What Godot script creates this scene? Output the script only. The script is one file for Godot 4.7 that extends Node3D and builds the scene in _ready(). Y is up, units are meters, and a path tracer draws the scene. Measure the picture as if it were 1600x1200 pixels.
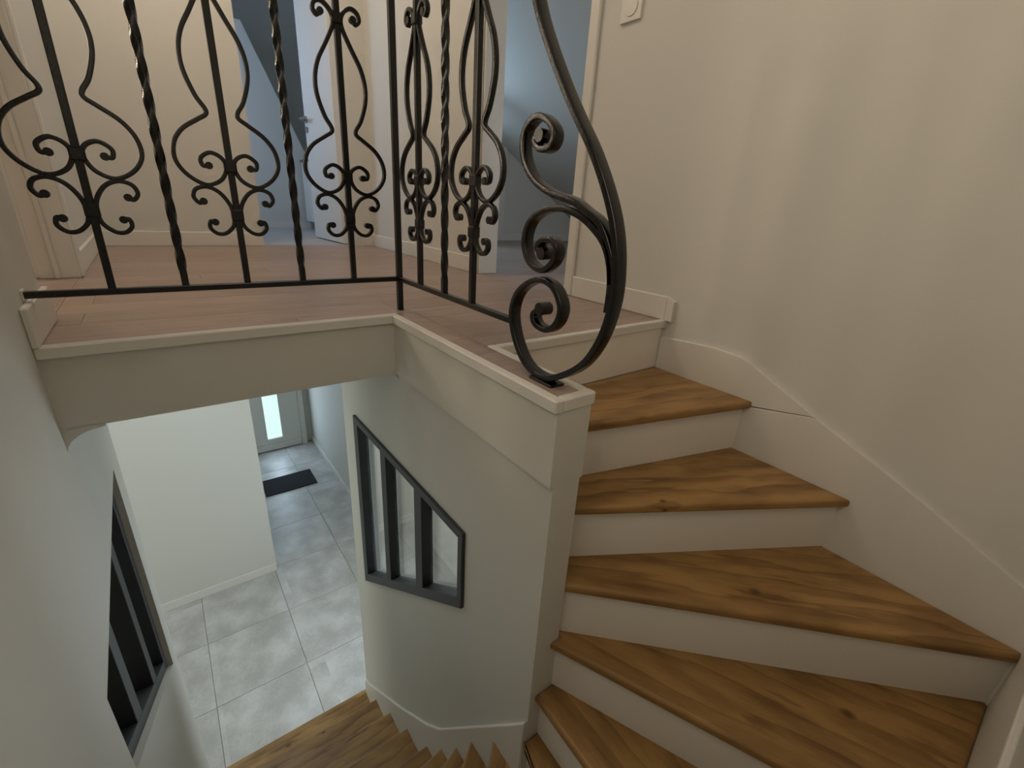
extends Node3D
# A winding wooden stair between two floors, seen from its winders.
# x runs along the long run of the railing, z towards the camera, y = 0 is the upper floor, y = -2.8 the ground floor.

const RISE := 0.175
const GROUND := -2.8
const XL := -0.886          # face of the left stair wall
const XR := 0.8             # face of the right stair wall
const ZB := 1.595           # face of the wall behind the winders

var M := {}
var uvf: Callable = func(p: Vector3, n: Vector3) -> Vector2: return planar(p, n)

# ------------------------------------------------------------------ helpers
func planar(p: Vector3, n: Vector3) -> Vector2:
	var a := n.abs()
	if a.y >= a.x and a.y >= a.z: return Vector2(p.x, p.z)
	if a.x >= a.z: return Vector2(p.z, p.y)
	return Vector2(p.x, p.y)

func S() -> SurfaceTool:
	var st := SurfaceTool.new()
	st.begin(Mesh.PRIMITIVE_TRIANGLES)
	return st

func tri(st: SurfaceTool, a: Vector3, b: Vector3, c: Vector3, out: Vector3) -> void:
	var n := (b - a).cross(c - a)
	if n.length_squared() < 1e-16: return
	n = n.normalized()
	if n.dot(out) < 0.0:
		n = -n
		var t := b; b = c; c = t
	for p in [a, c, b]:
		st.set_normal(n); st.set_uv(uvf.call(p, n)); st.add_vertex(p)

func quad(st: SurfaceTool, a: Vector3, b: Vector3, c: Vector3, d: Vector3, out: Vector3) -> void:
	tri(st, a, b, c, out); tri(st, a, c, d, out)

# a box with chamfered edges
func box(st: SurfaceTool, lo: Vector3, hi: Vector3, bev := 0.0) -> void:
	var c := (lo + hi) * 0.5
	var h := (hi - lo) * 0.5
	var b: float = min(bev, 0.45 * min(h.x, min(h.y, h.z)) * 2.0)
	for ax in 3:
		var u := (ax + 1) % 3
		var v := (ax + 2) % 3
		for s in [-1.0, 1.0]:
			var pts := []
			for q in [[-1, -1], [1, -1], [1, 1], [-1, 1]]:
				var p := Vector3.ZERO
				p[ax] = s * h[ax]; p[u] = q[0] * (h[u] - b); p[v] = q[1] * (h[v] - b)
				pts.append(c + p)
			var n := Vector3.ZERO; n[ax] = s
			quad(st, pts[0], pts[1], pts[2], pts[3], n)
	if b <= 0.0: return
	for ax in 3:
		var u := (ax + 1) % 3
		var v := (ax + 2) % 3
		for su in [-1.0, 1.0]:
			for sv in [-1.0, 1.0]:
				var pts := []
				for q in [[-1, 0], [1, 0], [1, 1], [-1, 1]]:
					var p := Vector3.ZERO
					p[ax] = q[0] * (h[ax] - b)
					p[u] = su * (h[u] if q[1] == 0 else h[u] - b)
					p[v] = sv * (h[v] - b if q[1] == 0 else h[v])
					pts.append(c + p)
				var n := Vector3.ZERO; n[u] = su; n[v] = sv
				quad(st, pts[0], pts[1], pts[2], pts[3], n)
	for sx in [-1.0, 1.0]:
		for sy in [-1.0, 1.0]:
			for sz in [-1.0, 1.0]:
				var s := Vector3(sx, sy, sz)
				tri(st, c + s * Vector3(h.x, h.y - b, h.z - b), c + s * Vector3(h.x - b, h.y, h.z - b), c + s * Vector3(h.x - b, h.y - b, h.z), s)

func lift(ax: int, p: Vector2, h: float) -> Vector3:
	if ax == 1: return Vector3(p.x, h, p.y)
	if ax == 0: return Vector3(h, p.y, p.x)
	return Vector3(p.x, p.y, h)

func inset(poly: PackedVector2Array, d: float) -> PackedVector2Array:
	var n := poly.size()
	var area := 0.0
	for i in n: area += poly[i].cross(poly[(i + 1) % n])
	var sg := 1.0 if area > 0.0 else -1.0
	var out := PackedVector2Array()
	for i in n:
		var a := poly[(i + n - 1) % n]
		var b := poly[i]
		var c := poly[(i + 1) % n]
		var d1 := (b - a).normalized()
		var d2 := (c - b).normalized()
		var n1 := Vector2(-d1.y, d1.x) * sg
		var n2 := Vector2(-d2.y, d2.x) * sg
		var k := 1.0 + n1.dot(n2)
		out.append(b + (n1 + n2) * (d / max(k, 0.35)))
	return out

# a polygon given in the plane across axis ax, from h0 to h1; its rims rounded by bev
func prism(st: SurfaceTool, poly: PackedVector2Array, h0: float, h1: float, ax: int, bev := 0.0, steps := 1) -> void:
	var n := poly.size()
	var area := 0.0
	for i in n: area += poly[i].cross(poly[(i + 1) % n])
	var sg := 1.0 if area > 0.0 else -1.0
	var rings := []
	if bev > 0.0:
		for k in range(steps + 1):
			var a := (PI / 2) * k / steps
			rings.append([bev * (1.0 - sin(a)), h0 + bev * (1.0 - cos(a))])
		for k in range(steps + 1):
			var a := (PI / 2) * k / steps
			rings.append([bev * (1.0 - cos(a)), h1 - bev * (1.0 - sin(a))])
	else:
		rings = [[0.0, h0], [0.0, h1]]
	var up := lift(ax, Vector2.ZERO, 1.0) - lift(ax, Vector2.ZERO, 0.0)
	var loops := []
	for r in rings: loops.append(inset(poly, r[0]) if r[0] > 0.0 else poly)
	for k in range(rings.size() - 1):
		for i in n:
			var j := (i + 1) % n
			var e := (poly[j] - poly[i]).normalized()
			var o2 := Vector2(e.y, -e.x) * sg
			var o3 := lift(ax, o2, 0.0)
			quad(st, lift(ax, loops[k][i], rings[k][1]), lift(ax, loops[k][j], rings[k][1]), lift(ax, loops[k + 1][j], rings[k + 1][1]), lift(ax, loops[k + 1][i], rings[k + 1][1]), o3)
	var idx := Geometry2D.triangulate_polygon(poly)
	if idx.is_empty(): print("no triangles ", poly)
	for e in [[0, -up], [rings.size() - 1, up]]:
		var lp: PackedVector2Array = loops[e[0]]
		for t in range(0, idx.size(), 3):
			tri(st, lift(ax, lp[idx[t]], rings[e[0]][1]), lift(ax, lp[idx[t + 1]], rings[e[0]][1]), lift(ax, lp[idx[t + 2]], rings[e[0]][1]), e[1])

# a bar of chamfered rectangular section along a path that lies in a plane with normal pn: w across the plane, t within it
func sweep(st: SurfaceTool, pts: PackedVector3Array, pn: Vector3, w: float, t: float, t_end := -1.0) -> void:
	if t_end < 0.0: t_end = t
	var sec := []
	var c := 0.28
	for q in [[1, 1 - c], [1 - c, 1], [c - 1, 1], [-1, 1 - c], [-1, c - 1], [c - 1, -1], [1 - c, -1], [1, c - 1]]: sec.append(Vector2(q[0], q[1]))
	var m := pts.size()
	var rings := []
	for i in m:
		var tg := (pts[min(i + 1, m - 1)] - pts[max(i - 1, 0)]).normalized()
		var nn := pn.cross(tg).normalized()
		var tt: float = lerp(t, t_end, float(i) / (m - 1))
		var ring := []
		for q in sec: ring.append([pts[i] + pn * q.x * w * 0.5 + nn * q.y * tt * 0.5, (pn * sign(q.x) * pow(abs(q.x), 6.0) + nn * sign(q.y) * pow(abs(q.y), 6.0)).normalized()])
		rings.append(ring)
	for i in range(m - 1):
		for k in 8:
			var l := (k + 1) % 8
			var a = rings[i][k]; var b = rings[i][l]; var d = rings[i + 1][l]; var e = rings[i + 1][k]
			var mid: Vector3 = a[1] + b[1]
			for tr in [[a, b, d], [a, d, e]]:
				var n: Vector3 = (tr[1][0] - tr[0][0]).cross(tr[2][0] - tr[0][0])
				var o = [tr[0], tr[2], tr[1]] if n.dot(mid) > 0.0 else tr
				for v in o:
					st.set_normal(v[1]); st.set_uv(Vector2.ZERO); st.add_vertex(v[0])
	for i in [0, m - 1]:
		var dirn: Vector3 = (pts[0] - pts[1]) if i == 0 else (pts[m - 1] - pts[m - 2])
		for k in range(1, 7): tri(st, rings[i][0][0], rings[i][k][0], rings[i][k + 1][0], dirn)

# a round rod, or with turn the twist of a square one
func rod(st: SurfaceTool, a: Vector3, b: Vector3, r: float, sides := 12) -> void:
	var d := (b - a).normalized()
	var u := d.cross(Vector3.UP if abs(d.y) < 0.9 else Vector3.RIGHT).normalized()
	var v := d.cross(u)
	for k in sides:
		var p := TAU * k / sides
		var q := TAU * (k + 1) / sides
		var n1 := u * cos(p) + v * sin(p)
		var n2 := u * cos(q) + v * sin(q)
		quad(st, a + n1 * r, a + n2 * r, b + n2 * r, b + n1 * r, n1 + n2)
		tri(st, a, a + n1 * r, a + n2 * r, -d)
		tri(st, b, b + n1 * r, b + n2 * r, d)

func twisted(st: SurfaceTool, x: float, z: float, y0: float, y1: float, half: float, quarter: float) -> void:
	var m := int((y1 - y0) / 0.008)
	var prev := []
	for i in range(m + 1):
		var y: float = lerp(y0, y1, float(i) / m)
		var t: float = clamp((y - y0 - 0.04) / (y1 - y0 - 0.08), 0.0, 1.0)
		var ang := t * (y1 - y0 - 0.08) / quarter * PI / 2
		var ring := []
		for k in 4:
			for side in [-0.88, 0.88]:
				var a := ang + k * PI / 2
				var n := Vector3(cos(a), 0, sin(a))
				var tg := Vector3(-sin(a), 0, cos(a))
				ring.append([Vector3(x, y, z) + (n + tg * side) * half, (n + tg * side * 0.35).normalized()])
		if i > 0:
			for k in 8:
				var l := (k + 1) % 8
				var a = prev[k]; var b = prev[l]; var d = ring[l]; var e = ring[k]
				for tr in [[a, b, d], [a, d, e]]:
					var nn: Vector3 = (tr[1][0] - tr[0][0]).cross(tr[2][0] - tr[0][0])
					var o = [tr[0], tr[2], tr[1]] if nn.dot(a[1] + b[1]) > 0.0 else tr
					for v in o:
						st.set_normal(v[1]); st.set_uv(Vector2.ZERO); st.add_vertex(v[0])
		prev = ring

func smooth(pts: Array, per := 6) -> PackedVector2Array:
	var out := PackedVector2Array()
	var n := pts.size()
	for i in range(n - 1):
		var a: Vector2 = pts[max(i - 1, 0)]; var b: Vector2 = pts[i]
		var c: Vector2 = pts[i + 1]; var d: Vector2 = pts[min(i + 2, n - 1)]
		for k in per: out.append(b.cubic_interpolate(c, a, d, float(k) / per))
	out.append(pts[n - 1])
	return out

func free_name(parent: Node, called: String) -> String:
	if not parent.has_node(NodePath(called)): return called
	var i := 1
	while parent.has_node(NodePath("%s_%03d" % [called, i])): i += 1
	return "%s_%03d" % [called, i]

func mesh(st: SurfaceTool, called: String, mat: Material, parent: Node = self) -> MeshInstance3D:
	var o := MeshInstance3D.new()
	o.mesh = st.commit()
	o.material_override = mat
	o.name = free_name(parent, called)
	parent.add_child(o, true)
	return o

func node(called: String, parent: Node = self) -> Node3D:
	var o := Node3D.new()
	o.name = free_name(parent, called)
	parent.add_child(o, true)
	return o

func tag(o: Node, label: String, category: String, group := "") -> Node:
	o.set_meta("label", label); o.set_meta("category", category)
	if group != "": o.set_meta("group", group)
	return o

func struct(o: Node, label: String, category: String) -> Node:
	o.set_meta("kind", "structure")
	return tag(o, label, category)

func bx(called: String, lo: Vector3, hi: Vector3, mat: Material, parent: Node = self, bev := 0.0) -> MeshInstance3D:
	var st := S()
	box(st, lo, hi, bev)
	return mesh(st, called, mat, parent)

func P2(a: Array) -> PackedVector2Array:
	var o := PackedVector2Array()
	for q in a: o.append(Vector2(q[0], q[1]))
	return o

# ------------------------------------------------------------------ materials
func plain(c: Color, rough := 0.6, metal := 0.0) -> StandardMaterial3D:
	var m := StandardMaterial3D.new()
	m.albedo_color = c; m.roughness = rough; m.metallic = metal
	return m

func plaster(c: Color, sd: int, rough := 0.7, depth := 0.07) -> StandardMaterial3D:
	var m := plain(c, rough)
	var nz := FastNoiseLite.new()
	nz.seed = sd; nz.frequency = 0.06; nz.fractal_octaves = 4
	var img := nz.get_seamless_image(256, 256)
	img.convert(Image.FORMAT_RGBA8)
	img.bump_map_to_normal_map(3.0)
	m.normal_enabled = true
	m.normal_texture = ImageTexture.create_from_image(img)
	m.normal_scale = depth
	m.uv1_triplanar = true; m.uv1_world_triplanar = true
	m.uv1_scale = Vector3.ONE * 7.0
	return m

# boards: lengthwise grain bent round knots. 1 m by 0.5 m of wood
func wood_image(sd: int, light: Color, dark: Color, knot: Color, knots: int, rings: float, strength: float) -> Image:
	var w := 640
	var h := 320
	var rg := RandomNumberGenerator.new()
	rg.seed = sd
	var wav := FastNoiseLite.new(); wav.seed = sd; wav.frequency = 1.0; wav.fractal_octaves = 3
	var fib := FastNoiseLite.new(); fib.seed = sd + 5; fib.frequency = 1.0; fib.fractal_octaves = 3
	var ks := []
	for i in knots: ks.append([rg.randf_range(0.05, 0.95), rg.randf_range(0.04, 0.46), rg.randf_range(0.004, 0.010)])
	var img := Image.create(w, h, false, Image.FORMAT_RGB8)
	for y in h:
		for x in w:
			var u := float(x) / w
			var v := 0.5 * float(y) / h
			var s := v + 0.035 * wav.get_noise_2d(u * 1.6, v * 5.0)
			var kn := 0.0
			for k in ks:
				var du: float = (u - k[0]) / (k[2] * 7.0)
				var dv: float = (v - k[1]) / (k[2] * 2.6)
				var g: float = exp(-du * du - dv * dv)
				s += signf(dv) * k[2] * 1.5 * g
				var rr: float = sqrt(pow((u - k[0]) / 1.4, 2) + pow(v - k[1], 2)) / k[2]
				kn = max(kn, clampf(1.35 - rr, 0.0, 1.0))
			var ring := fposmod(s * rings + 0.4 * wav.get_noise_2d(u * 3.0 + 9.0, v * 30.0), 1.0)
			var band := pow(ring, 2.5) * (1.0 - smoothstep(0.9, 1.0, ring))
			var fine := 0.5 + 0.5 * fib.get_noise_2d(u * 14.0, v * 420.0)
			var blot := 0.5 + 0.5 * wav.get_noise_2d(u * 5.0 + 30.0, v * 14.0)
			var t := clampf(strength * (0.5 * band + 0.3 * (fine - 0.3) + 0.8 * (blot - 0.42)), 0.0, 1.0)
			var c := light.lerp(dark, t).lerp(knot, kn * 0.75)
			img.set_pixel(x, y, c)
	return img

func wood(sd: int, light: Color, dark: Color, knot: Color, knots: int, rings: float, strength: float, rough: float) -> StandardMaterial3D:
	var m := plain(Color.WHITE, rough)
	m.albedo_texture = ImageTexture.create_from_image(wood_image(sd, light, dark, knot, knots, rings, strength))
	m.uv1_scale = Vector3(1.0, 2.0, 1.0)
	return m

func stone(sd: int, a: Color, b: Color, rough: float) -> StandardMaterial3D:
	var w := 256
	var n1 := FastNoiseLite.new(); n1.seed = sd; n1.frequency = 0.008; n1.fractal_octaves = 5
	var n2 := FastNoiseLite.new(); n2.seed = sd + 3; n2.frequency = 0.09; n2.fractal_octaves = 3
	var img := Image.create(w, w, false, Image.FORMAT_RGB8)
	for y in w:
		for x in w:
			var t := clampf(0.5 + 1.1 * n1.get_noise_2d(x, y) + 0.22 * n2.get_noise_2d(x, y), 0.0, 1.0)
			img.set_pixel(x, y, a.lerp(b, t))
	var m := plain(Color.WHITE, rough)
	m.albedo_texture = ImageTexture.create_from_image(img)
	return m

func glow(c: Color, e: float) -> StandardMaterial3D:
	var m := plain(Color(0.9, 0.9, 0.9), 0.5)
	m.emission_enabled = true; m.emission = c; m.emission_energy_multiplier = e
	return m

func make_materials() -> void:
	M.wall = plaster(Color(0.82, 0.81, 0.775), 11)
	M.paint = plain(Color(0.86, 0.845, 0.81), 0.42)
	M.riser = plaster(Color(0.93, 0.91, 0.875), 21, 0.5, 0.06)  # whiter than the walls, making up in colour for weak light on the risers
	M.frame = plain(Color(0.205, 0.213, 0.228), 0.5)
	M.iron = plaster(Color(0.022, 0.022, 0.021), 31, 0.21, 0.35)
	M.iron.uv1_scale = Vector3.ONE * 14.0
	M.iron.metallic_specular = 0.5
	M.grout = plain(Color(0.60, 0.59, 0.58), 0.9)
	M.rubber = plaster(Color(0.10, 0.10, 0.115), 41, 0.9, 0.8)
	M.chrome = plain(Color(0.6, 0.6, 0.62), 0.25, 0.9)
	M.plastic = plain(Color(0.88, 0.86, 0.82), 0.35)
	M.worktop = plain(Color(0.33, 0.31, 0.30), 0.4)
	M.glass = plain(Color(0.92, 0.96, 0.97, 0.06), 0.03)
	M.glass.transparency = BaseMaterial3D.TRANSPARENCY_ALPHA
	M.tread = []
	for i in 6:
		M.tread.append(wood(70 + 3 * i, Color(0.645, 0.50, 0.29), Color(0.43, 0.305, 0.155), Color(0.29, 0.18, 0.085), 4, 19.0, 1.35, 0.42))
		M.tread[i].uv1_scale = Vector3.ONE
	M.plank = []
	for i in 3:
		M.plank.append(wood(90 + i, Color(0.64, 0.565, 0.515).lerp(Color(0.60, 0.525, 0.475), i * 0.5), Color(0.53, 0.45, 0.40), Color(0.46, 0.36, 0.30), 1, 34.0, 0.8, 0.38))
	M.pale_plank = wood(96, Color(0.72, 0.70, 0.68), Color(0.60, 0.58, 0.56), Color(0.5, 0.48, 0.46), 0, 30.0, 0.7, 0.45)
	M.tile = []
	for i in 3:
		M.tile.append(stone(120 + 7 * i, Color(0.69, 0.68, 0.665), Color(0.80, 0.795, 0.785), 0.38))

# ------------------------------------------------------------------ openings that give light
# a window of frosted glass in a wall: frame, glowing pane, and the light that comes through it
func bright_window(called: String, label: String, at: Vector3, turn: float, w: float, h: float, c: Color, g: float, energy: float) -> void:
	var o := node(called)
	struct(o, label, "window")
	o.position = at; o.rotation.y = turn
	var f := 0.05
	for e in [[-w / 2 - f, -h / 2 - f, w / 2 + f, -h / 2], [-w / 2 - f, h / 2, w / 2 + f, h / 2 + f], [-w / 2 - f, -h / 2, -w / 2, h / 2], [w / 2, -h / 2, w / 2 + f, h / 2], [-0.02, -h / 2, 0.02, h / 2]]:
		bx("frame_bar", Vector3(e[0], e[1], 0.0), Vector3(e[2], e[3], 0.05), M.paint, o, 0.004)
	bx("pane", Vector3(-w / 2, -h / 2, 0.01), Vector3(w / 2, h / 2, 0.02), glow(c, g), o)
	daylight(o, w, h, c, energy, Vector3(0, 0, 0.07), PI)   # an area light shines along its own -z; the window looks along +z

func daylight(o: Node3D, w: float, h: float, c: Color, energy: float, at: Vector3, turn: float) -> void:
	var l := AreaLight3D.new()
	l.name = "daylight"
	l.area_size = Vector2(w, h)
	l.light_color = c; l.light_energy = energy
	l.set("area_range", 14.0); l.set("area_attenuation", 2.0)
	l.shadow_enabled = true
	o.add_child(l)
	l.position = at
	l.rotation.y = turn

# ------------------------------------------------------------------ structure
# the pieces of a wall from z0 to z1 round the hole for a window, below height top
func around_window(w: PackedVector2Array, z0: float, z1: float, top: float) -> Array:
	return [[[z0, GROUND], [w[3].x, GROUND], [w[3].x, w[3].y], [w[0].x, w[0].y], [w[0].x, top], [z0, top]],
		[[w[0].x, top], [w[1].x, top], [w[1].x, w[1].y], [w[0].x, w[0].y]],
		[[w[3].x, GROUND], [w[2].x, GROUND], [w[2].x, w[2].y], [w[3].x, w[3].y]],
		[[w[2].x, GROUND], [z1, GROUND], [z1, top], [w[1].x, top], [w[1].x, w[1].y], [w[2].x, w[2].y]]]

func build_shell() -> void:
	# --- left stair wall, with the hole for its window
	var win := window_outline()
	var lw := left_outline()
	var st := S()
	var left := around_window(lw, -0.6, 1.7, -0.21)
	left.append([[-0.2, -0.21], [1.7, -0.21], [1.7, 2.5], [-0.2, 2.5]])
	for q in left: prism(st, P2(q), XL - 0.1, XL, 0)
	# the rounded plaster bracket under the landing edge
	prism(st, P2([[XL - 0.02, -0.2], [XL - 0.02, -0.262], [XL, -0.262], [XL + 0.003, -0.25], [XL + 0.012, -0.236], [XL + 0.026, -0.225], [XL + 0.045, -0.216], [XL + 0.08, -0.21], [XL + 0.08, -0.2]]), -0.3, 0.06, 2)
	struct(mesh(st, "wall_left", M.wall), "white plastered left wall of the stairwell with sloping internal window", "wall")
	# --- right stair wall
	st = S()
	prism(st, P2([[0.0, -0.21], [0.35, -0.21], [0.35, GROUND], [1.7, GROUND], [1.7, 2.5], [0.0, 2.5]]), XR, XR + 0.1, 0)
	prism(st, P2([[-0.66, 2.04], [0.0, 2.04], [0.0, 2.5], [-0.66, 2.5]]), XR - 0.06, XR + 0.04, 0)
	struct(mesh(st, "wall_right", M.wall), "white plastered wall rising beside the top wooden steps with a light switch", "wall")
	st = S()
	box(st, Vector3(-3.2, GROUND, ZB), Vector3(1.2, -0.21, ZB + 0.1)); box(st, Vector3(-1.0, -0.21, ZB), Vector3(0.9, 2.5, ZB + 0.1))
	struct(mesh(st, "wall_behind", M.wall), "white wall closing the stairwell behind the winding steps", "wall")
	# --- thin wall between the two flights
	st = S()
	var mid := around_window(win, -0.62, 0.858, -0.2)
	for q in mid: prism(st, P2(q), -0.04, 0.04, 0)
	prism(st, P2([[-0.03, -0.2], [-0.03, -0.235], [-0.04, -0.235], [-0.043, -0.222], [-0.052, -0.212], [-0.068, -0.206], [-0.068, -0.2]]), -0.3, 0.06, 2)
	struct(mesh(st, "wall_middle", M.wall), "thin white wall between both stair flights with dark framed sloping window", "wall")
	# --- upper rooms
	st = S()
	box(st, Vector3(-0.99, 0, -5.0), Vector3(-0.89, 2.5, -0.95)); box(st, Vector3(-0.99, 2.04, -0.95), Vector3(-0.89, 2.5, -0.2))
	struct(mesh(st, "wall_doorway", M.wall), "white landing wall with an open doorway beyond the railing's left end", "wall")
	st = S()
	box(st, Vector3(-0.89, 0, -2.25), Vector3(-0.037, 2.5, -2.15)); box(st, Vector3(-0.037, 2.04, -2.25), Vector3(0.585, 2.5, -2.15)); box(st, Vector3(0.585, 0, -2.25), Vector3(0.74, 2.5, -2.15))
	struct(mesh(st, "wall_back", M.wall), "beige white wall across the landing behind the long railing", "wall")
	st = S()
	box(st, Vector3(0.74, 0, -2.25), Vector3(0.84, 2.5, -0.66))
	struct(mesh(st, "wall_landing", M.wall), "white landing wall between the bathroom door and the attic room opening", "wall")
	st = S()
	box(st, Vector3(-3.5, 0, -3.3), Vector3(-0.99, 2.5, -3.2)); box(st, Vector3(-3.5, 0, -3.2), Vector3(-3.4, 2.5, 0.0)); box(st, Vector3(-3.4, 0, -0.1), Vector3(-0.99, 2.5, 0.0))
	struct(mesh(st, "wall_left_room", M.wall), "white walls of the room through the doorway left of the landing", "wall")
	st = S()
	box(st, Vector3(-0.89, 0, -5.0), Vector3(1.8, 2.5, -4.9)); box(st, Vector3(1.7, 0, -4.9), Vector3(1.8, 2.5, -2.25)); box(st, Vector3(0.84, 0, -2.75), Vector3(1.7, 2.5, -2.65))
	struct(mesh(st, "wall_bathroom", M.wall), "white walls of the room behind the open white door", "wall")
	st = S()
	prism(st, P2([[-0.6, 0], [0.78, 0], [0.78, 0.69], [0.32, 1.75], [-0.6, 1.75]]), -4.1, -4.0, 2, 0.004)
	struct(mesh(st, "wall_half_height", M.wall), "white half height partition with sloping top inside the bathroom", "wall")
	bx("plinth", Vector3(-0.6, 0.0, -4.0), Vector3(0.78, 0.06, -3.985), M.paint, get_node("wall_half_height"))
	st = S()
	box(st, Vector3(1.7, 0, -2.8), Vector3(3.8, 2.5, -2.7)); box(st, Vector3(0.9, 0, 0.6), Vector3(3.8, 2.5, 0.7))
	struct(mesh(st, "wall_attic_gable", M.wall), "shaded white gable wall under the sloping attic ceiling beyond the landing", "wall")
	st = S()
	prism(st, P2([[0.84, 1.888], [3.7, 0.0], [3.85, 0.0], [3.85, 0.03], [0.84, 2.02]]), -2.7, 0.6, 2)
	struct(mesh(st, "ceiling_attic", M.wall), "sloping white attic ceiling in the room right of the landing", "ceiling")
	st = S()
	box(st, Vector3(-3.5, 2.5, -5.0), Vector3(1.8, 2.6, 1.7))
	struct(mesh(st, "ceiling", M.wall), "flat white ceiling above the stairwell and landing", "ceiling")
	# --- ground floor
	st = S()
	box(st, Vector3(-3.1, GROUND, -2.35), Vector3(-0.27, -0.21, -2.25)); box(st, Vector3(-0.37, GROUND, -4.62), Vector3(-0.27, -0.21, -2.35))
	struct(mesh(st, "wall_hall", M.wall), "cream white ground floor wall facing the foot of the stairs", "wall")
	st = S()
	box(st, Vector3(-0.27, GROUND, -4.62), Vector3(0.75, -0.21, -4.52)); box(st, Vector3(0.63, GROUND, -4.52), Vector3(0.73, -0.21, -2.25)); box(st, Vector3(0.73, GROUND, -2.35), Vector3(1.13, -0.21, -2.25))
	struct(mesh(st, "wall_entrance", M.wall), "white walls of the entrance corridor around the front door", "wall")
	st = S()
	box(st, Vector3(1.03, GROUND, -2.25), Vector3(1.13, -0.21, ZB)); box(st, Vector3(-3.1, GROUND, -2.25), Vector3(-3.0, -0.21, ZB))
	struct(mesh(st, "wall_ground_side", M.wall), "white outer walls of the ground floor on both sides of the stairs", "wall")

func build_floors() -> void:
	var fl := node("floor")
	struct(fl, "upper landing floor of grey brown wooden planks", "floor")
	var st := S()
	box(st, Vector3(-3.5, -0.205, -5.0), Vector3(3.85, -0.012, 0.06))
	box(st, Vector3(-0.05, -0.205, 0.06), Vector3(0.046, -0.012, 0.859))
	box(st, Vector3(0.046, -0.205, 0.06), Vector3(XR, -0.012, 0.495))
	box(st, Vector3(-3.5, -0.205, 0.06), Vector3(XL - 0.1, -0.012, 1.7)); box(st, Vector3(XR + 0.1, -0.205, 0.06), Vector3(1.2, -0.012, 1.7))
	mesh(st, "slab", M.wall, fl)
	var rg := RandomNumberGenerator.new()
	rg.seed = 7
	var width := 0.135
	var rects := [[-0.886, -2.2, 0.74, 0.045], [-0.036, 0.045, 0.03, 0.838], [0.03, 0.045, 0.8, 0.485], [-3.4, -3.2, -0.886, -0.1], [0.74, -2.7, 3.7, 0.045]]
	for r in rects:
		var i0 := int(floor((r[1] + 5.0) / width))
		var i1 := int(floor((r[3] + 5.0 - 0.001) / width))
		for i in range(i0, i1 + 1):
			var za: float = max(r[1], -5.0 + i * width)
			var zb: float = min(r[3], -5.0 + (i + 1) * width)
			if zb - za < 0.004: continue
			var rr := RandomNumberGenerator.new()
			rr.seed = 100 + i
			var x: float = -6.0 + rr.randf() * 1.2
			while x < r[2]:
				var xa: float = max(x, r[0])
				var xb: float = min(x + 1.2, r[2])
				if xb - xa > 0.01:
					var off := Vector2(rg.randf(), rg.randf())
					uvf = func(p: Vector3, n: Vector3) -> Vector2: return planar(p, n) + off
					st = S()
					box(st, Vector3(xa + 0.0004, -0.012, za + 0.0004), Vector3(xb - 0.0004, 0.0, zb - 0.0004), 0.0008)
					mesh(st, "plank", M.plank[rg.randi() % 3], fl)
				x += 1.2
	st = S()
	uvf = func(p: Vector3, n: Vector3) -> Vector2: return planar(p, n)
	box(st, Vector3(-0.886, -0.012, -4.9), Vector3(1.7, 0.0, -2.2))
	mesh(st, "bathroom_flooring", M.pale_plank, fl)
	# ground floor tiles
	var gf := node("floor_ground")
	struct(gf, "ground floor of large grey stone look tiles", "floor")
	bx("screed", Vector3(-3.1, GROUND - 0.15, -4.62), Vector3(1.13, GROUND - 0.006, 1.7), M.grout, gf)
	var size := 0.5545
	for ix in range(-4, 5):
		for iz in range(-7, 4):
			var x0 := -0.84 + ix * size
			var z0 := -1.183 + iz * size
			var lo := Vector3(max(x0, -3.0) + 0.0015, GROUND - 0.01, max(z0, -4.52) + 0.0015)
			var hi := Vector3(min(x0 + size, 1.03) - 0.0015, GROUND, min(z0 + size, ZB) - 0.0015)
			if hi.x - lo.x < 0.02 or hi.z - lo.z < 0.02: continue
			if hi.z < -2.4 and (hi.x < -0.3): continue
			var turn := rg.randi() % 4
			var o2 := Vector2(rg.randf() * 0.2, rg.randf() * 0.2)
			uvf = func(p: Vector3, n: Vector3) -> Vector2: return (Vector2(p.x - x0, p.z - z0).rotated(turn * PI / 2) / size * 0.8 + o2) if abs(n.y) > 0.5 else Vector2.ZERO
			st = S()
			box(st, lo, hi, 0.0012)
			mesh(st, "tile", M.tile[rg.randi() % 3], gf)
	uvf = func(p: Vector3, n: Vector3) -> Vector2: return planar(p, n)

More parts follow.
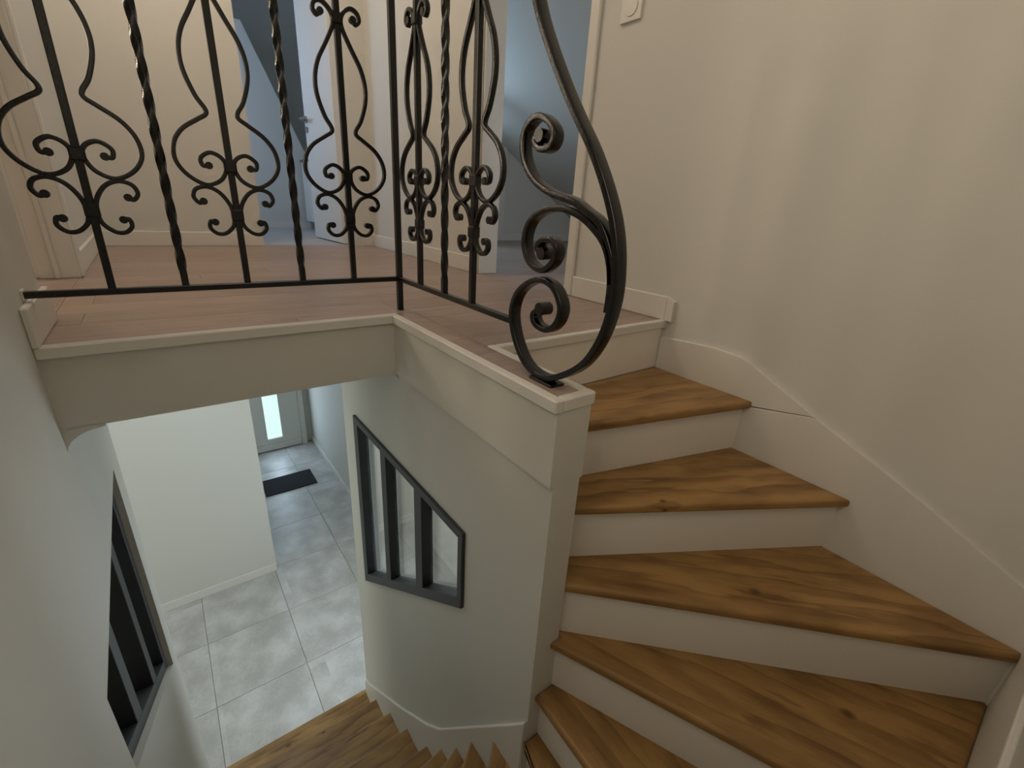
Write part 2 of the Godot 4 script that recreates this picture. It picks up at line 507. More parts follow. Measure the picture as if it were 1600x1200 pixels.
func build_trims() -> void:
	# white edging round the stairwell
	var st := S()
	box(st, Vector3(XL, -0.027, 0.045), Vector3(-0.036, 0.002, 0.072), 0.003)
	struct(mesh(st, "trim_1", M.paint), "white edging strip along the landing edge below the long railing", "trim")
	st = S()
	box(st, Vector3(-0.06, -0.027, 0.0725), Vector3(-0.036, 0.002, 0.862), 0.003)
	box(st, Vector3(-0.0355, -0.027, 0.838), Vector3(0.054, 0.002, 0.862), 0.003)
	box(st, Vector3(0.030, -0.027, 0.4845), Vector3(0.054, 0.002, 0.8375), 0.003)
	struct(mesh(st, "trim_2", M.paint), "white edging round the narrow wall top under the scroll", "trim")
	st = S()
	box(st, Vector3(0.0545, -0.027, 0.485), Vector3(XR - 0.001, 0.002, 0.507), 0.003)
	struct(mesh(st, "trim_3", M.paint), "white nosing on the landing edge above the top wooden step", "trim")
	# skirting boards of the upper floor
	st = S()
	box(st, Vector3(XR - 0.014, 0.0, 0.016), Vector3(XR, 0.085, 0.50), 0.003)
	prism(st, P2([[0.5, 0.0], [0.5, 0.085], [0.53, 0.072], [0.53, 0.0]]), XR - 0.014, XR, 0, 0.002)
	struct(mesh(st, "baseboard_right", M.paint), "white skirting board ending at the stair edge on the right wall", "skirting")
	st = S()
	box(st, Vector3(XL, 0.0, -0.214), Vector3(XL + 0.014, 0.09, 0.075), 0.003); box(st, Vector3(XL - 0.1, 0.0, -0.214), Vector3(XL, 0.09, -0.2), 0.003)
	struct(mesh(st, "baseboard_left", M.paint), "short white skirting board at the railing's left end", "skirting")
	st = S()
	box(st, Vector3(-0.876, 0.0, -2.15), Vector3(-0.037, 0.085, -2.136), 0.003); box(st, Vector3(-0.89, 0.0, -2.15), Vector3(-0.876, 0.085, -1.02), 0.003)
	struct(mesh(st, "baseboard_back", M.paint), "white skirting board along the wall behind the long railing", "skirting")
	st = S()
	box(st, Vector3(0.726, 0.0, -2.136), Vector3(0.74, 0.085, -0.73), 0.003); box(st, Vector3(0.64, 0.0, -2.15), Vector3(0.74, 0.085, -2.136), 0.003)
	struct(mesh(st, "baseboard_landing", M.paint), "white skirting board left of the opening to the attic room", "skirting")
	st = S()
	box(st, Vector3(-3.4, 0.0, -3.2), Vector3(-0.99, 0.085, -3.186), 0.003)
	struct(mesh(st, "baseboard_left_room", M.paint), "white skirting board in the room through the left doorway", "skirting")
	st = S()
	box(st, Vector3(2.17, 0.0, -2.7), Vector3(3.6, 0.07, -2.684), 0.003)
	struct(mesh(st, "baseboard_attic", M.paint), "white skirting board under the shaded attic gable", "skirting")
	# skirting of the ground floor
	st = S()
	box(st, Vector3(-3.0, GROUND, -2.25), Vector3(-0.27, GROUND + 0.08, -2.238), 0.003)
	struct(mesh(st, "baseboard_hall", M.paint), "cream skirting board along the ground floor hall wall", "skirting")
	st = S()
	box(st, Vector3(0.616, GROUND, -4.52), Vector3(0.63, GROUND + 0.08, -2.25), 0.003); box(st, Vector3(0.616, GROUND, -2.25), Vector3(1.03, GROUND + 0.08, -2.236), 0.003)
	box(st, Vector3(1.016, GROUND, -2.236), Vector3(1.03, GROUND + 0.08, 1.5), 0.003)
	struct(mesh(st, "baseboard_entrance", M.paint), "white skirting board in the entrance corridor beside the doormat", "skirting")
	# door linings
	var d := node("door_1")
	struct(d, "white door lining and casing of the doorway left of the landing", "door frame")
	bx("lining", Vector3(-0.995, 0, -0.965), Vector3(-0.88, 2.05, -0.945), M.paint, d, 0.002)
	bx("casing", Vector3(-0.89, 0, -1.02), Vector3(-0.870, 2.1, -0.952), M.paint, d, 0.005)
	bx("casing", Vector3(-1.012, 0, -1.02), Vector3(-0.99, 2.1, -0.945), M.paint, d, 0.005)
	bx("stop_strip", Vector3(-0.95, 0, -0.946), Vector3(-0.935, 2.03, -0.933), M.paint, d, 0.003)
	bx("lining", Vector3(-0.995, 0, -0.2), Vector3(-0.89, 2.05, -0.19), M.paint, d, 0.002)
	d = node("door_2")
	struct(d, "white casings of the opening to the attic room", "door frame")
	bx("casing", Vector3(0.720, 0, -0.725), Vector3(0.74, 2.1, -0.66), M.paint, d, 0.004)
	bx("lining", Vector3(0.738, 0, -0.662), Vector3(0.85, 2.05, -0.645), M.paint, d, 0.003)
	bx("casing", Vector3(XR - 0.016, 0, -0.035), Vector3(XR, 2.1, 0.014), M.paint, d, 0.004)
	bx("lining", Vector3(XR, 0, -0.02), Vector3(0.91, 2.05, 0.0), M.paint, d, 0.003)
	d = node("door_3")
	struct(d, "white upright casing beside the shaded attic gable", "door frame")
	bx("casing", Vector3(2.26, 0.07, -2.7), Vector3(2.36, 0.9, -2.68), M.paint, d, 0.004)

# outline of the stair windows, as z and y: far top, near top, near bottom, far bottom
func left_outline() -> PackedVector2Array:
	return P2([[-0.452, -0.585], [0.425, -0.69], [0.415, -0.955], [-0.465, -1.565]])

func window_outline() -> PackedVector2Array:
	return P2([[-0.448, -0.572], [0.514, -0.565], [0.514, -0.862], [-0.448, -1.545]])

func stair_window(called: String, label: String, w: PackedVector2Array, cuts: Array, x0: float, x1: float, glass_x: float) -> void:
	var o := node(called)
	struct(o, label, "window")
	var span := w[2].x - w[3].x
	var inn := PackedVector2Array()
	inn.append(Vector2(w[0].x + 0.052, lerp(w[0].y, w[1].y, 0.052 / span) - 0.03))
	inn.append(Vector2(w[1].x - 0.026, lerp(w[0].y, w[1].y, 1.0 - 0.026 / span) - 0.03))
	inn.append(Vector2(w[2].x - 0.026, lerp(w[3].y, w[2].y, 1.0 - 0.026 / span) + 0.047))
	inn.append(Vector2(w[3].x + 0.052, lerp(w[3].y, w[2].y, 0.052 / span) + 0.047))
	for k in 4:
		var st := S()
		var j := (k + 1) % 4
		prism(st, PackedVector2Array([w[k], w[j], inn[j], inn[k]]), x0, x1, 0, 0.0015)
		mesh(st, "frame_bar", M.frame, o)
	for c in cuts:
		var st := S()
		var yb0: float = lerp(w[3].y, w[2].y, (c[0] - w[3].x) / span) + 0.03
		var yb1: float = lerp(w[3].y, w[2].y, (c[1] - w[3].x) / span) + 0.03
		prism(st, P2([[c[0], yb0], [c[1], yb1], [c[1], lerp(w[0].y, w[1].y, (c[1] - w[0].x) / span) - 0.02], [c[0], lerp(w[0].y, w[1].y, (c[0] - w[0].x) / span) - 0.02]]), x0 + 0.002, x1 - 0.002, 0, 0.0015)
		mesh(st, "mullion", M.frame, o)
	var spans := [[inn[0].x, cuts[0][0]], [cuts[0][1], cuts[1][0]], [cuts[1][1], inn[1].x]]
	for s in spans:
		var st := S()
		var yb0: float = lerp(inn[3].y, inn[2].y, (s[0] - inn[3].x) / (inn[2].x - inn[3].x))
		var yb1: float = lerp(inn[3].y, inn[2].y, (s[1] - inn[3].x) / (inn[2].x - inn[3].x))
		prism(st, P2([[s[0], yb0], [s[1], yb1], [s[1], lerp(inn[0].y, inn[1].y, (s[1] - inn[0].x) / (inn[1].x - inn[0].x))], [s[0], lerp(inn[0].y, inn[1].y, (s[0] - inn[0].x) / (inn[1].x - inn[0].x))]]), glass_x - 0.003, glass_x + 0.003, 0)
		mesh(st, "pane", M.glass, o)

# ------------------------------------------------------------------ the staircase
const INNER := [[0.04, 0.5], [0.04, 0.858], [-0.04, 0.858], [-0.04, -0.7]]
const OUTER := [[0.786, 0.5], [0.786, 1.583], [-0.874, 1.583], [-0.874, -0.7]]

func along(path: Array, s: float) -> Vector2:
	for i in range(path.size() - 1):
		var a := Vector2(path[i][0], path[i][1])
		var b := Vector2(path[i + 1][0], path[i + 1][1])
		var l := a.distance_to(b)
		if s <= l or i == path.size() - 2: return a + (b - a) * (s / l)
		s -= l
	return Vector2.ZERO

func place(path: Array, p: Vector2) -> float:
	var best := 1e9
	var at := 0.0
	var run := 0.0
	for i in range(path.size() - 1):
		var a := Vector2(path[i][0], path[i][1])
		var b := Vector2(path[i + 1][0], path[i + 1][1])
		var q := Geometry2D.get_closest_point_to_segment(p, a, b)
		if q.distance_to(p) < best:
			best = q.distance_to(p); at = run + a.distance_to(q)
		run += a.distance_to(b)
	return at

# the corners of a path between two positions on it
func corners(path: Array, s0: float, s1: float) -> Array:
	var out := []
	var run := 0.0
	for i in range(path.size() - 2):
		run += Vector2(path[i][0], path[i][1]).distance_to(Vector2(path[i + 1][0], path[i + 1][1]))
		if run > s0 + 0.002 and run < s1 - 0.002: out.append(Vector2(path[i + 1][0], path[i + 1][1]))
	return out

func build_stairs() -> void:
	var o := node("staircase")
	tag(o, "winding staircase with honey stained wooden treads and white risers", "staircase")
	# where each tread's front edge meets the inner and the outer side, from the landing down
	var lines := [[[0.04, 0.505], [0.8, 0.505]], [[0.04, 0.677], [0.8, 0.871]], [[0.04, 0.764], [0.8, 1.192]], [[0.04, 0.852], [0.767, 1.595]],
		[[0.013, 0.858], [0.327, 1.595]], [[-0.022, 0.858], [-0.045, 1.595]], [[-0.04, 0.845], [-0.27, 1.595]], [[-0.04, 0.712], [-0.886, 1.52]],
		[[-0.04, 0.59], [-0.886, 1.24]], [[-0.04, 0.497], [-0.886, 0.835]], [[-0.04, 0.382], [-0.886, 0.51]], [[-0.04, 0.25], [-0.886, 0.255]],
		[[-0.04, 0.032], [-0.886, 0.03]], [[-0.04, -0.197], [-0.886, -0.2]], [[-0.04, -0.425], [-0.886, -0.43]], [[-0.04, -0.645], [-0.886, -0.648]]]
	var si := []
	var so := []
	for l in lines:
		si.append(place(INNER, Vector2(l[0][0], l[0][1]))); so.append(place(OUTER, Vector2(l[1][0], l[1][1])))
	var back := 0.026
	for k in range(1, 16):
		var y := -k * RISE
		var i0: float = max(si[k - 1] - back - 0.016, 0.0)
		var o0: float = max(so[k - 1] - back - 0.016, 0.0)
		var poly := PackedVector2Array()
		poly.append(along(INNER, i0)); poly.append(along(OUTER, o0))
		for c in corners(OUTER, o0, so[k]): poly.append(c)
		poly.append(along(OUTER, so[k])); poly.append(along(INNER, si[k]))
		var cc := corners(INNER, i0, si[k]); cc.reverse()
		for c in cc: poly.append(c)
		var a := along(INNER, si[k])
		var dir := (along(OUTER, so[k]) - a).normalized()
		var flip := (k / 6) % 2 == 1
		var b := along(OUTER, o0)
		var up_side := signf((b - a).cross(dir))
		uvf = func(p: Vector3, n: Vector3) -> Vector2:
			var q := Vector2(p.x, p.z) - a
			var u := (q.dot(dir) + 0.06) / 1.3
			var v := (q.cross(dir) * up_side + 0.07 - (p.y - y)) / 0.65
			return Vector2(1.0 - u if flip else u, v)
		var st := S()
		prism(st, poly, y - 0.027, y, 1, 0.009, 3)
		mesh(st, "tread", M.tread[k % 6], o)
	uvf = func(p: Vector3, n: Vector3) -> Vector2: return planar(p, n)
	for k in range(0, 16):
		var y1 := -k * RISE - (0.0265 if k > 0 else 0.02)
		var y0 := -(k + 1) * RISE
		var bk: float = back - 0.003
		var p := along(INNER, max(si[k] - bk, 0.0))
		var q := along(OUTER, max(so[k] - bk, 0.0))
		var p2 := along(INNER, max(si[k] - bk - 0.014, 0.0))
		var q2 := along(OUTER, max(so[k] - bk - 0.014, 0.0))
		if k == 0:
			p = Vector2(0.04, 0.499); q = Vector2(0.786, 0.499); p2 = Vector2(0.04, 0.49); q2 = Vector2(0.786, 0.49)
		var st := S()
		prism(st, PackedVector2Array([p, q, q2, p2]), y0, y1, 1)
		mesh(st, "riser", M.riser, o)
	# wall strings: boards proud of the walls beside the steps
	var st := S()
	prism(st, P2([[0.5, -0.19], [0.5, -0.06], [0.70, -0.046], [0.80, -0.05], [0.835, -0.062], [1.045, -0.158], [0.872, -0.192]]), XR - 0.015, XR + 0.002, 0, 0.001)
	mesh(st, "wall_string", M.paint, o)
	st = S()
	prism(st, P2([[0.5, -0.192], [0.872, -0.196], [1.0455, -0.1595], [1.20, -0.222], [1.333, -0.28], [1.59, -0.40], [1.59, -0.9], [1.25, -0.75], [0.9, -0.5], [0.5, -0.3]]), XR - 0.015, XR + 0.002, 0, 0.001)
	mesh(st, "wall_string", M.paint, o)
	st = S()
	prism(st, P2([[0.8, -0.37], [0.33, -0.47], [-0.045, -0.64], [-0.27, -0.82], [-0.88, -1.10], [-0.88, -1.6], [-0.27, -1.35], [-0.045, -1.2], [0.33, -0.98], [0.8, -0.8]]), ZB - 0.012, ZB + 0.002, 2, 0.004, 2)
	mesh(st, "wall_string", M.paint, o)
	st = S()
	prism(st, P2([[-0.6, -2.8], [-0.6, -2.53], [-0.58, -2.5], [-0.047, -2.06], [0.243, -1.80], [0.51, -1.61], [0.85, -1.43], [1.25, -1.25], [1.59, -1.12], [1.59, -1.5], [0.85, -1.8], [0.4, -2.0], [0.0, -2.4], [-0.4, -2.8]]), XL - 0.002, XL + 0.015, 0, 0.004, 2)
	mesh(st, "wall_string", M.paint, o)
	st = S()
	prism(st, P2([[-0.62, -2.8], [-0.62, -2.52], [-0.608, -2.5], [-0.534, -2.45], [-0.047, -2.05], [0.243, -1.79], [0.361, -1.665], [0.806, -1.04], [0.855, -0.97], [0.855, -1.4], [0.4, -2.0], [0.0, -2.4], [-0.4, -2.8]]), -0.051, -0.038, 0, 0.004, 2)
	mesh(st, "wall_string", M.paint, o)

# ------------------------------------------------------------------ the railing
const LYRE := [[0.0415, 0.784], [0.050, 0.775], [0.059, 0.786], [0.0535, 0.8015], [0.037, 0.807], [0.019, 0.7955], [0.0105, 0.778], [0.0135, 0.757], [0.0335, 0.718], [0.056, 0.677], [0.0665, 0.637], [0.065, 0.597], [0.050, 0.551], [0.0345, 0.526], [0.0345, 0.513], [0.0535, 0.500], [0.0875, 0.476], [0.1085, 0.4445], [0.1115, 0.407], [0.091, 0.375], [0.056, 0.357], [0.023, 0.3705], [0.0085, 0.40], [0.0165, 0.421], [0.039, 0.4305], [0.060, 0.417], [0.058, 0.40], [0.0455, 0.401]]
const CURL := [[0.0695, 0.318], [0.079, 0.3135], [0.089, 0.328], [0.0815, 0.3455], [0.058, 0.352], [0.0325, 0.3405], [0.014, 0.3135], [0.0085, 0.2855], [0.0125, 0.2605], [0.031, 0.2425], [0.0505, 0.241], [0.0645, 0.2545], [0.062, 0.2705], [0.052, 0.269]]
const BIG := [[0.40, 0.97], [0.47, 0.965], [0.545, 0.93], [0.60, 0.84], [0.628, 0.76], [0.653, 0.699], [0.682, 0.646], [0.734, 0.57], [0.784, 0.506], [0.836, 0.444], [0.882, 0.374], [0.909, 0.314], [0.922, 0.252], [0.922, 0.196], [0.906, 0.133], [0.871, 0.075], [0.813, 0.031], [0.759, 0.010], [0.699, 0.022], [0.656, 0.068], [0.636, 0.123], [0.65, 0.17], [0.687, 0.201], [0.728, 0.214], [0.769, 0.204], [0.794, 0.17], [0.786, 0.136], [0.757, 0.115], [0.721, 0.12], [0.712, 0.14], [0.735, 0.155]]
const BRANCH := [[0.9135, 0.185], [0.9135, 0.23], [0.905, 0.268], [0.886, 0.301], [0.853, 0.326], [0.815, 0.344], [0.766, 0.353], [0.711, 0.345], [0.675, 0.32], [0.665, 0.281], [0.684, 0.246], [0.725, 0.233], [0.758, 0.253], [0.766, 0.278], [0.749, 0.293], [0.72, 0.291], [0.708, 0.275], [0.725, 0.266]]
const BRANCH_TOP := [[0.914, 0.235], [0.904, 0.282], [0.872, 0.330], [0.834, 0.350], [0.795, 0.367], [0.735, 0.379], [0.68, 0.404], [0.644, 0.446], [0.643, 0.491], [0.676, 0.513], [0.712, 0.502], [0.732, 0.48], [0.722, 0.459], [0.692, 0.457], [0.675, 0.473], [0.693, 0.480]]

func curve_bar(pts2: Array, at: Callable, pn: Vector3, w: float, t: float, t_end: float, eyes: Array) -> SurfaceTool:
	var a := []
	for q in pts2: a.append(Vector2(q[0], q[1]))
	var path := PackedVector3Array()
	for q in smooth(a): path.append(at.call(q))
	var st := S()
	sweep(st, path, pn, w, t, t_end)
	for e in eyes:
		var c: Vector3 = path[0] if e[0] == 0 else path[path.size() - 1]
		rod(st, c - pn * (w * 0.5 + 0.0005), c + pn * (w * 0.5 + 0.0005), e[1], 14)
	return st

func build_railing() -> void:
	var o := node("stair_railing")
	tag(o, "black wrought iron railing with lyre scrolls and twisted bars round the stairwell", "railing")
	var low := 0.106
	var top := 0.965
	# rails
	bx("bottom_rail", Vector3(XL + 0.002, low - 0.008, -0.009), Vector3(-0.008, low + 0.007, 0.009), M.iron, o, 0.002)
	bx("bottom_rail", Vector3(-0.008, low - 0.008, 0.008), Vector3(0.008, low + 0.007, 0.642), M.iron, o, 0.002)
	bx("handrail", Vector3(XL + 0.002, top - 0.005, -0.02), Vector3(0.02, top + 0.011, 0.02), M.iron, o, 0.004)
	bx("handrail", Vector3(-0.016, top - 0.004, 0.02), Vector3(0.016, top + 0.01, 0.41), M.iron, o, 0.004)
	bx("post", Vector3(-0.009, 0.0, -0.009), Vector3(0.009, top, 0.009), M.iron, o, 0.002)
	bx("wall_bracket", Vector3(XL, low - 0.012, -0.012), Vector3(XL + 0.004, low + 0.012, 0.012), M.paint, o, 0.001)
	# the two runs: motif bars and twisted bars by turns
	for x in [-0.731, -0.4448, -0.151]: motif(o, Vector3(x, 0, 0), Vector3.RIGHT, low, top)
	for z in [0.157, 0.453]: motif(o, Vector3(0, 0, z), Vector3.BACK, low, top)
	for p in [[-0.5856, 0.0], [-0.3013, 0.0], [0.0, 0.307]]:
		var st := S()
		twisted(st, p[0], p[1], low, top, 0.0078, 0.058)
		mesh(st, "twisted_baluster", M.iron, o)
	# the big scroll at the end of the handrail
	var at := func(q: Vector2) -> Vector3: return Vector3(0, q.y, q.x)
	var sc := mesh(curve_bar(BIG, at, Vector3.RIGHT, 0.028, 0.014, 0.012, [[1, 0.0135]]), "end_scroll", M.iron, o)
	mesh(curve_bar(BRANCH, at, Vector3.RIGHT, 0.026, 0.013, 0.012, [[1, 0.0125]]), "scroll_branch", M.iron, sc)
	mesh(curve_bar(BRANCH_TOP, at, Vector3.RIGHT, 0.026, 0.013, 0.012, [[1, 0.0125]]), "scroll_branch", M.iron, sc)
	bx("foot_plate", Vector3(-0.02, 0.0, 0.725), Vector3(0.02, 0.006, 0.80), M.iron, sc, 0.002)

func motif(o: Node3D, base: Vector3, axis: Vector3, low: float, top: float) -> void:
	var side := axis.cross(Vector3.UP)
	var h := Vector3(0.0075, 0, 0.0075)
	var st := S()
	box(st, base - h + Vector3(0, low, 0), base + h + Vector3(0, top, 0), 0.0015)
	var bar := mesh(st, "baluster", M.iron, o)
	for s in [-1.0, 1.0]:
		var at := func(q: Vector2) -> Vector3: return base + axis * (q.x * s) + Vector3(0, q.y, 0)
		mesh(curve_bar(LYRE, at, side, 0.013, 0.0095, 0.0095, [[0, 0.0085], [1, 0.0085]]), "lyre_scroll", M.iron, bar)
		mesh(curve_bar(CURL, at, side, 0.013, 0.0095, 0.0095, [[0, 0.0085], [1, 0.0085]]), "lower_scroll", M.iron, bar)
	for y in [0.7785, 0.402, 0.287]:
		st = S()
		var e := axis.abs() * 0.014 + side.abs() * 0.0105 + Vector3(0, 0.014, 0)
		box(st, base + Vector3(0, y, 0) - e, base + Vector3(0, y, 0) + e, 0.003)
		mesh(st, "collar", M.iron, bar)

# ------------------------------------------------------------------ things
func build_things() -> void:
	# light switch on the right wall
	var sw := node("light_switch")
	tag(sw, "square white light switch with a round button on the right stair wall", "light switch")
	sw.position = Vector3(XR, 1.0, 0.155)
	var st := S()
	prism(st, P2([[-0.045, -0.042], [0.043, -0.042], [0.043, 0.046], [-0.045, 0.046]]), -0.009, 0.0, 0, 0.002, 2)
	mesh(st, "plate", M.plastic, sw)
	st = S()
	var disc := PackedVector2Array()
	for k in 40: disc.append(Vector2(cos(TAU * k / 40), sin(TAU * k / 40)) * 0.028)
	prism(st, disc, -0.0125, -0.006, 0, 0.0015, 2)
	mesh(st, "button", M.plastic, sw)
	# open door into the bathroom
	var d := node("bathroom_door")
	tag(d, "open white interior door with dark lever handle beyond the long railing", "door")
	d.position = Vector3(0.568, 0.0, -2.25)
	d.rotation.y = deg_to_rad(4.6)
	bx("leaf", Vector3(-0.04, 0.008, -0.585), Vector3(0.0, 2.03, 0.0), M.paint, d, 0.002)
	for s in [-1.0]:
		var hd := node("handle", d)
		st = S()
		rod(st, Vector3(-0.041, 0.885, -0.545), Vector3(-0.052, 0.885, -0.545), 0.024, 20)
		mesh(st, "rosette", M.chrome, hd)
		st = S()
		rod(st, Vector3(-0.05, 0.885, -0.545), Vector3(-0.088, 0.885, -0.545), 0.009); rod(st, Vector3(-0.084, 0.885, -0.553), Vector3(-0.084, 0.885, -0.44), 0.0095)
		mesh(st, "lever", M.chrome, hd)
		st = S()
		rod(st, Vector3(-0.041, 0.815, -0.545), Vector3(-0.05, 0.815, -0.545), 0.022, 20)
		mesh(st, "keyhole_rosette", M.chrome, hd)
	# washstand in the bathroom
	var c := node("bathroom_cabinet")
	tag(c, "white two drawer washstand cabinet on metal feet behind the open door", "cabinet")
	c.position = Vector3(0.70, 0.0, -3.95)
	bx("body", Vector3(0, 0.08, 0), Vector3(0.6, 0.64, 0.42), M.paint, c, 0.002)
	bx("worktop", Vector3(-0.012, 0.64, -0.01), Vector3(0.62, 0.66, 0.44), M.worktop, c, 0.003)
	for y in [0.09, 0.37]:
		var dr := bx("drawer_front", Vector3(0.004, y, 0.42), Vector3(0.596, y + 0.262, 0.438), M.paint, c, 0.002)
		bx("grip", Vector3(0.08, y + 0.25, 0.436), Vector3(0.5, y + 0.262, 0.450), M.chrome, dr, 0.001)
	for p in [[0.05, 0.06], [0.55, 0.06], [0.05, 0.36], [0.55, 0.36]]:
		st = S()
		rod(st, Vector3(p[0], 0.0, p[1]), Vector3(p[0], 0.08, p[1]), 0.025, 16)
		mesh(st, "foot", M.chrome, c)
	st = S()
	prism(st, P2([[0.06, 0.02], [0.5, 0.02], [0.5, 0.4], [0.06, 0.4]]), 0.66, 0.76, 1, 0.02, 3)
	var wb := mesh(st, "washbasin", M.plastic)
	wb.position = c.position
	tag(wb, "white countertop washbasin standing on the washstand cabinet", "washbasin")
	# front door with its narrow pane
	var f := node("door_4")
	struct(f, "white front door with a tall narrow frosted pane", "door")
	f.position = Vector3(0.0, GROUND, -4.52)
	bx("frame_post", Vector3(-0.26, 0, 0), Vector3(-0.21, 2.1, 0.06), M.paint, f, 0.003)
	bx("frame_post", Vector3(0.49, 0, 0), Vector3(0.55, 2.1, 0.06), M.paint, f, 0.003)
	bx("frame_head", Vector3(-0.26, 2.1, 0), Vector3(0.55, 2.16, 0.06), M.paint, f, 0.003)
	bx("leaf", Vector3(-0.21, 0.012, 0.0), Vector3(0.085, 2.1, 0.045), M.paint, f, 0.002)
	bx("leaf", Vector3(0.26, 0.012, 0.0), Vector3(0.49, 2.1, 0.045), M.paint, f, 0.002)
	bx("leaf", Vector3(0.085, 0.012, 0.0), Vector3(0.26, 0.165, 0.045), M.paint, f, 0.002)
	bx("leaf", Vector3(0.085, 1.9, 0.0), Vector3(0.26, 2.1, 0.045), M.paint, f, 0.002)
	bx("weather_bar", Vector3(-0.20, 0.012, 0.045), Vector3(0.48, 0.10, 0.055), M.paint, f, 0.003)
	st = S()
	rod(st, Vector3(0.497, 0.16, 0.065), Vector3(0.497, 0.26, 0.065), 0.009)
	mesh(st, "hinge", M.paint, f)
	bx("pane", Vector3(0.085, 0.165, 0.01), Vector3(0.26, 1.9, 0.02), glow(Color(0.86, 1.0, 0.97), 1.6), f)
	daylight(f, 0.17, 1.7, DAY_ENTRANCE, E_ENTRANCE, Vector3(0.172, 1.03, 0.06), PI)
	# doormat
	st = S()
	prism(st, P2([[-0.27, -0.17], [0.27, -0.17], [0.27, 0.17], [-0.27, 0.17]]), 0.0, 0.012, 1, 0.003)
	var mat := mesh(st, "doormat", M.rubber)
	mat.position = Vector3(0.128, GROUND, -3.608)
	tag(mat, "dark charcoal rectangular doormat on grey tiles before the front door", "doormat")

func ceiling_lamp(at: Vector3, label: String, c: Color, energy: float) -> void:
	var o := node("ceiling_lamp")
	tag(o, label, "lamp")
	o.position = at
	var st := S()
	rod(st, Vector3(0, -0.02, 0), Vector3.ZERO, 0.15, 32)
	mesh(st, "mount", M.paint, o)
	var sm := SphereMesh.new()
	sm.radius = 0.13; sm.height = 0.13; sm.is_hemisphere = false
	var g := MeshInstance3D.new()
	g.name = "globe"; g.mesh = sm; g.material_override = glow(c, 3.0)
	o.add_child(g)
	g.position = Vector3(0, -0.085, 0)
	var l := OmniLight3D.new()
	l.name = "bulb"
	l.light_color = c; l.light_energy = energy; l.light_size = 0.12
	l.omni_range = 12.0; l.omni_attenuation = 2.0
	l.shadow_enabled = true
	o.add_child(l)
	l.position = Vector3(0, -0.27, 0)

# an added flat square light on a ceiling, shining down as extra fill
func added_ceiling_panel(at: Vector3, size: float, label: String, c: Color, energy: float) -> void:
	var o := node("added_panel_light")
	tag(o, label, "lamp")
	o.position = at
	var h := size / 2
	for e in [[-h - 0.02, -h - 0.02, h + 0.02, -h], [-h - 0.02, h, h + 0.02, h + 0.02], [-h - 0.02, -h, -h, h], [h, -h, h + 0.02, h]]:
		bx("frame_bar", Vector3(e[0], -0.03, e[1]), Vector3(e[2], 0.0, e[3]), M.paint, o, 0.002)
	bx("diffuser", Vector3(-h, -0.022, -h), Vector3(h, -0.012, h), glow(c, 3.0), o)
	daylight(o, size, size, c, energy, Vector3(0, -0.035, 0), 0.0)
	o.get_node("daylight").rotation = Vector3(-PI / 2, 0, 0)
	o.get_node("daylight").name = "panel_light"

# ------------------------------------------------------------------ colours and strengths of the light
const DAY_ENTRANCE := Color(0.80, 0.90, 1.0)
const E_ENTRANCE := 1.4

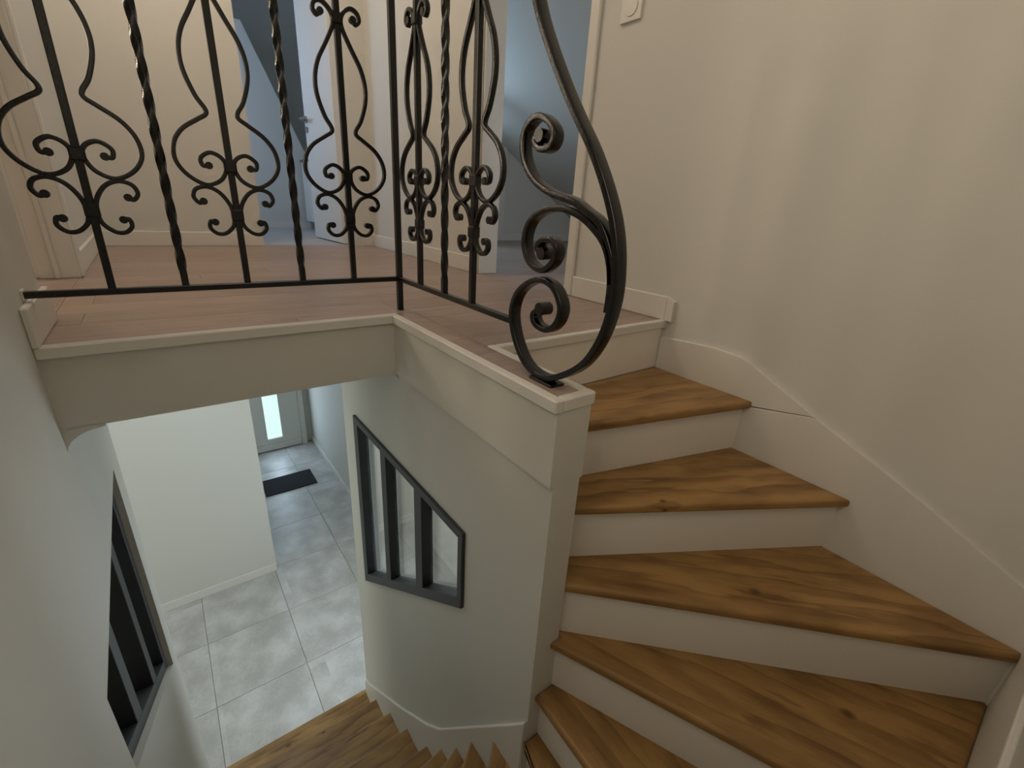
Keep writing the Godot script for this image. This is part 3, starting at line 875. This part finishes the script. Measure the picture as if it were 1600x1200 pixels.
func _ready() -> void:
	var cam := Camera3D.new()
	cam.name = "camera"
	cam.position = Vector3(-0.6294, 0.352, 1.4455)
	cam.rotation_order = EULER_ORDER_YXZ
	cam.rotation_degrees = Vector3(-21.4115, -38.0924, 3.5916)
	cam.fov = 80.541
	cam.near = 0.02
	add_child(cam)
	cam.current = true
	var env := Environment.new()
	env.background_mode = Environment.BG_COLOR
	env.background_color = Color(0.55, 0.6, 0.66)
	env.background_energy_multiplier = 0.4
	env.tonemap_mode = Environment.TONE_MAPPER_LINEAR
	env.tonemap_exposure = 0.5
	env.sdfgi_enabled = true; env.ssao_enabled = true; env.ssil_enabled = true
	var we := WorldEnvironment.new()
	we.name = "environment"
	we.environment = env
	add_child(we)
	make_materials()
	bright_window("window_3", "narrow bright window of the room left of the landing", Vector3(-3.395, 1.45, -2.9), PI / 2, 0.36, 1.0, Color(1.0, 0.92, 0.82), 3.0, 7.5)
	bright_window("window_4", "cool bright window in the attic gable", Vector3(1.45, 1.1, -2.645), 0.0, 0.9, 1.0, Color(0.74, 0.87, 1.0), 3.0, 2.2)
	bright_window("window_8", "added attic window that brightens the gable", Vector3(2.2, 0.8, 0.595), PI, 0.7, 0.7, Color(0.92, 0.95, 1.0), 3.0, 1.2)  # added out of view, fill light for the gable and attic floor
	bright_window("window_9", "added window in the left stair wall that brightens the winding steps", Vector3(XL + 0.005, 0.9, 1.2), PI / 2, 0.5, 0.7, Color(1.0, 0.93, 0.835), 3.0, 0.52)  # invented window beside the camera, there to light risers and middle wall
	bright_window("window_5", "cool bright bathroom window", Vector3(-0.885, 1.3, -3.2), PI / 2, 0.8, 0.9, Color(0.72, 0.84, 1.0), 3.0, 1.9)
	bright_window("window_6", "bright ground floor window left of the stairs", Vector3(-2.995, -1.6, -1.3), PI / 2, 1.0, 1.2, Color(0.98, 1.0, 0.95), 3.0, 1.7)
	bright_window("window_7", "bright ground floor window under the upper flight", Vector3(1.025, -1.6, -0.6), -PI / 2, 0.9, 1.0, Color(0.90, 0.96, 1.0), 3.0, 4.2)
	added_ceiling_panel(Vector3(-0.25, 2.5, 0.75), 0.6, "added square ceiling panel that brightens the winding stairs", Color(1.0, 0.97, 0.93), 0.5)  # added unseen panel, gives the steps and risers more light
	added_ceiling_panel(Vector3(-0.75, -0.205, -1.45), 0.5, "added square ceiling panel that brightens the tiled ground floor hall", Color(0.94, 0.98, 1.0), 1.0)  # added above the hidden hall ceiling edge to lift the floor tiles
	ceiling_lamp(Vector3(-0.5, 2.5, -1.15), "round glowing ceiling lamp above the landing", Color(1.0, 0.93, 0.86), 1.45)
	build_shell()
	build_floors()
	build_trims()
	build_stairs()
	stair_window("window_1", "anthracite framed three pane sloping window in the thin wall between the flights", window_outline(), [[-0.135, -0.082], [0.178, 0.236]], -0.052, -0.002, -0.014)
	stair_window("window_2", "anthracite framed three pane sloping window in the left stair wall", left_outline(), [[-0.215, -0.145], [0.105, 0.18]], XL - 0.095, XL - 0.02, XL - 0.08)
	build_railing()
	build_things()
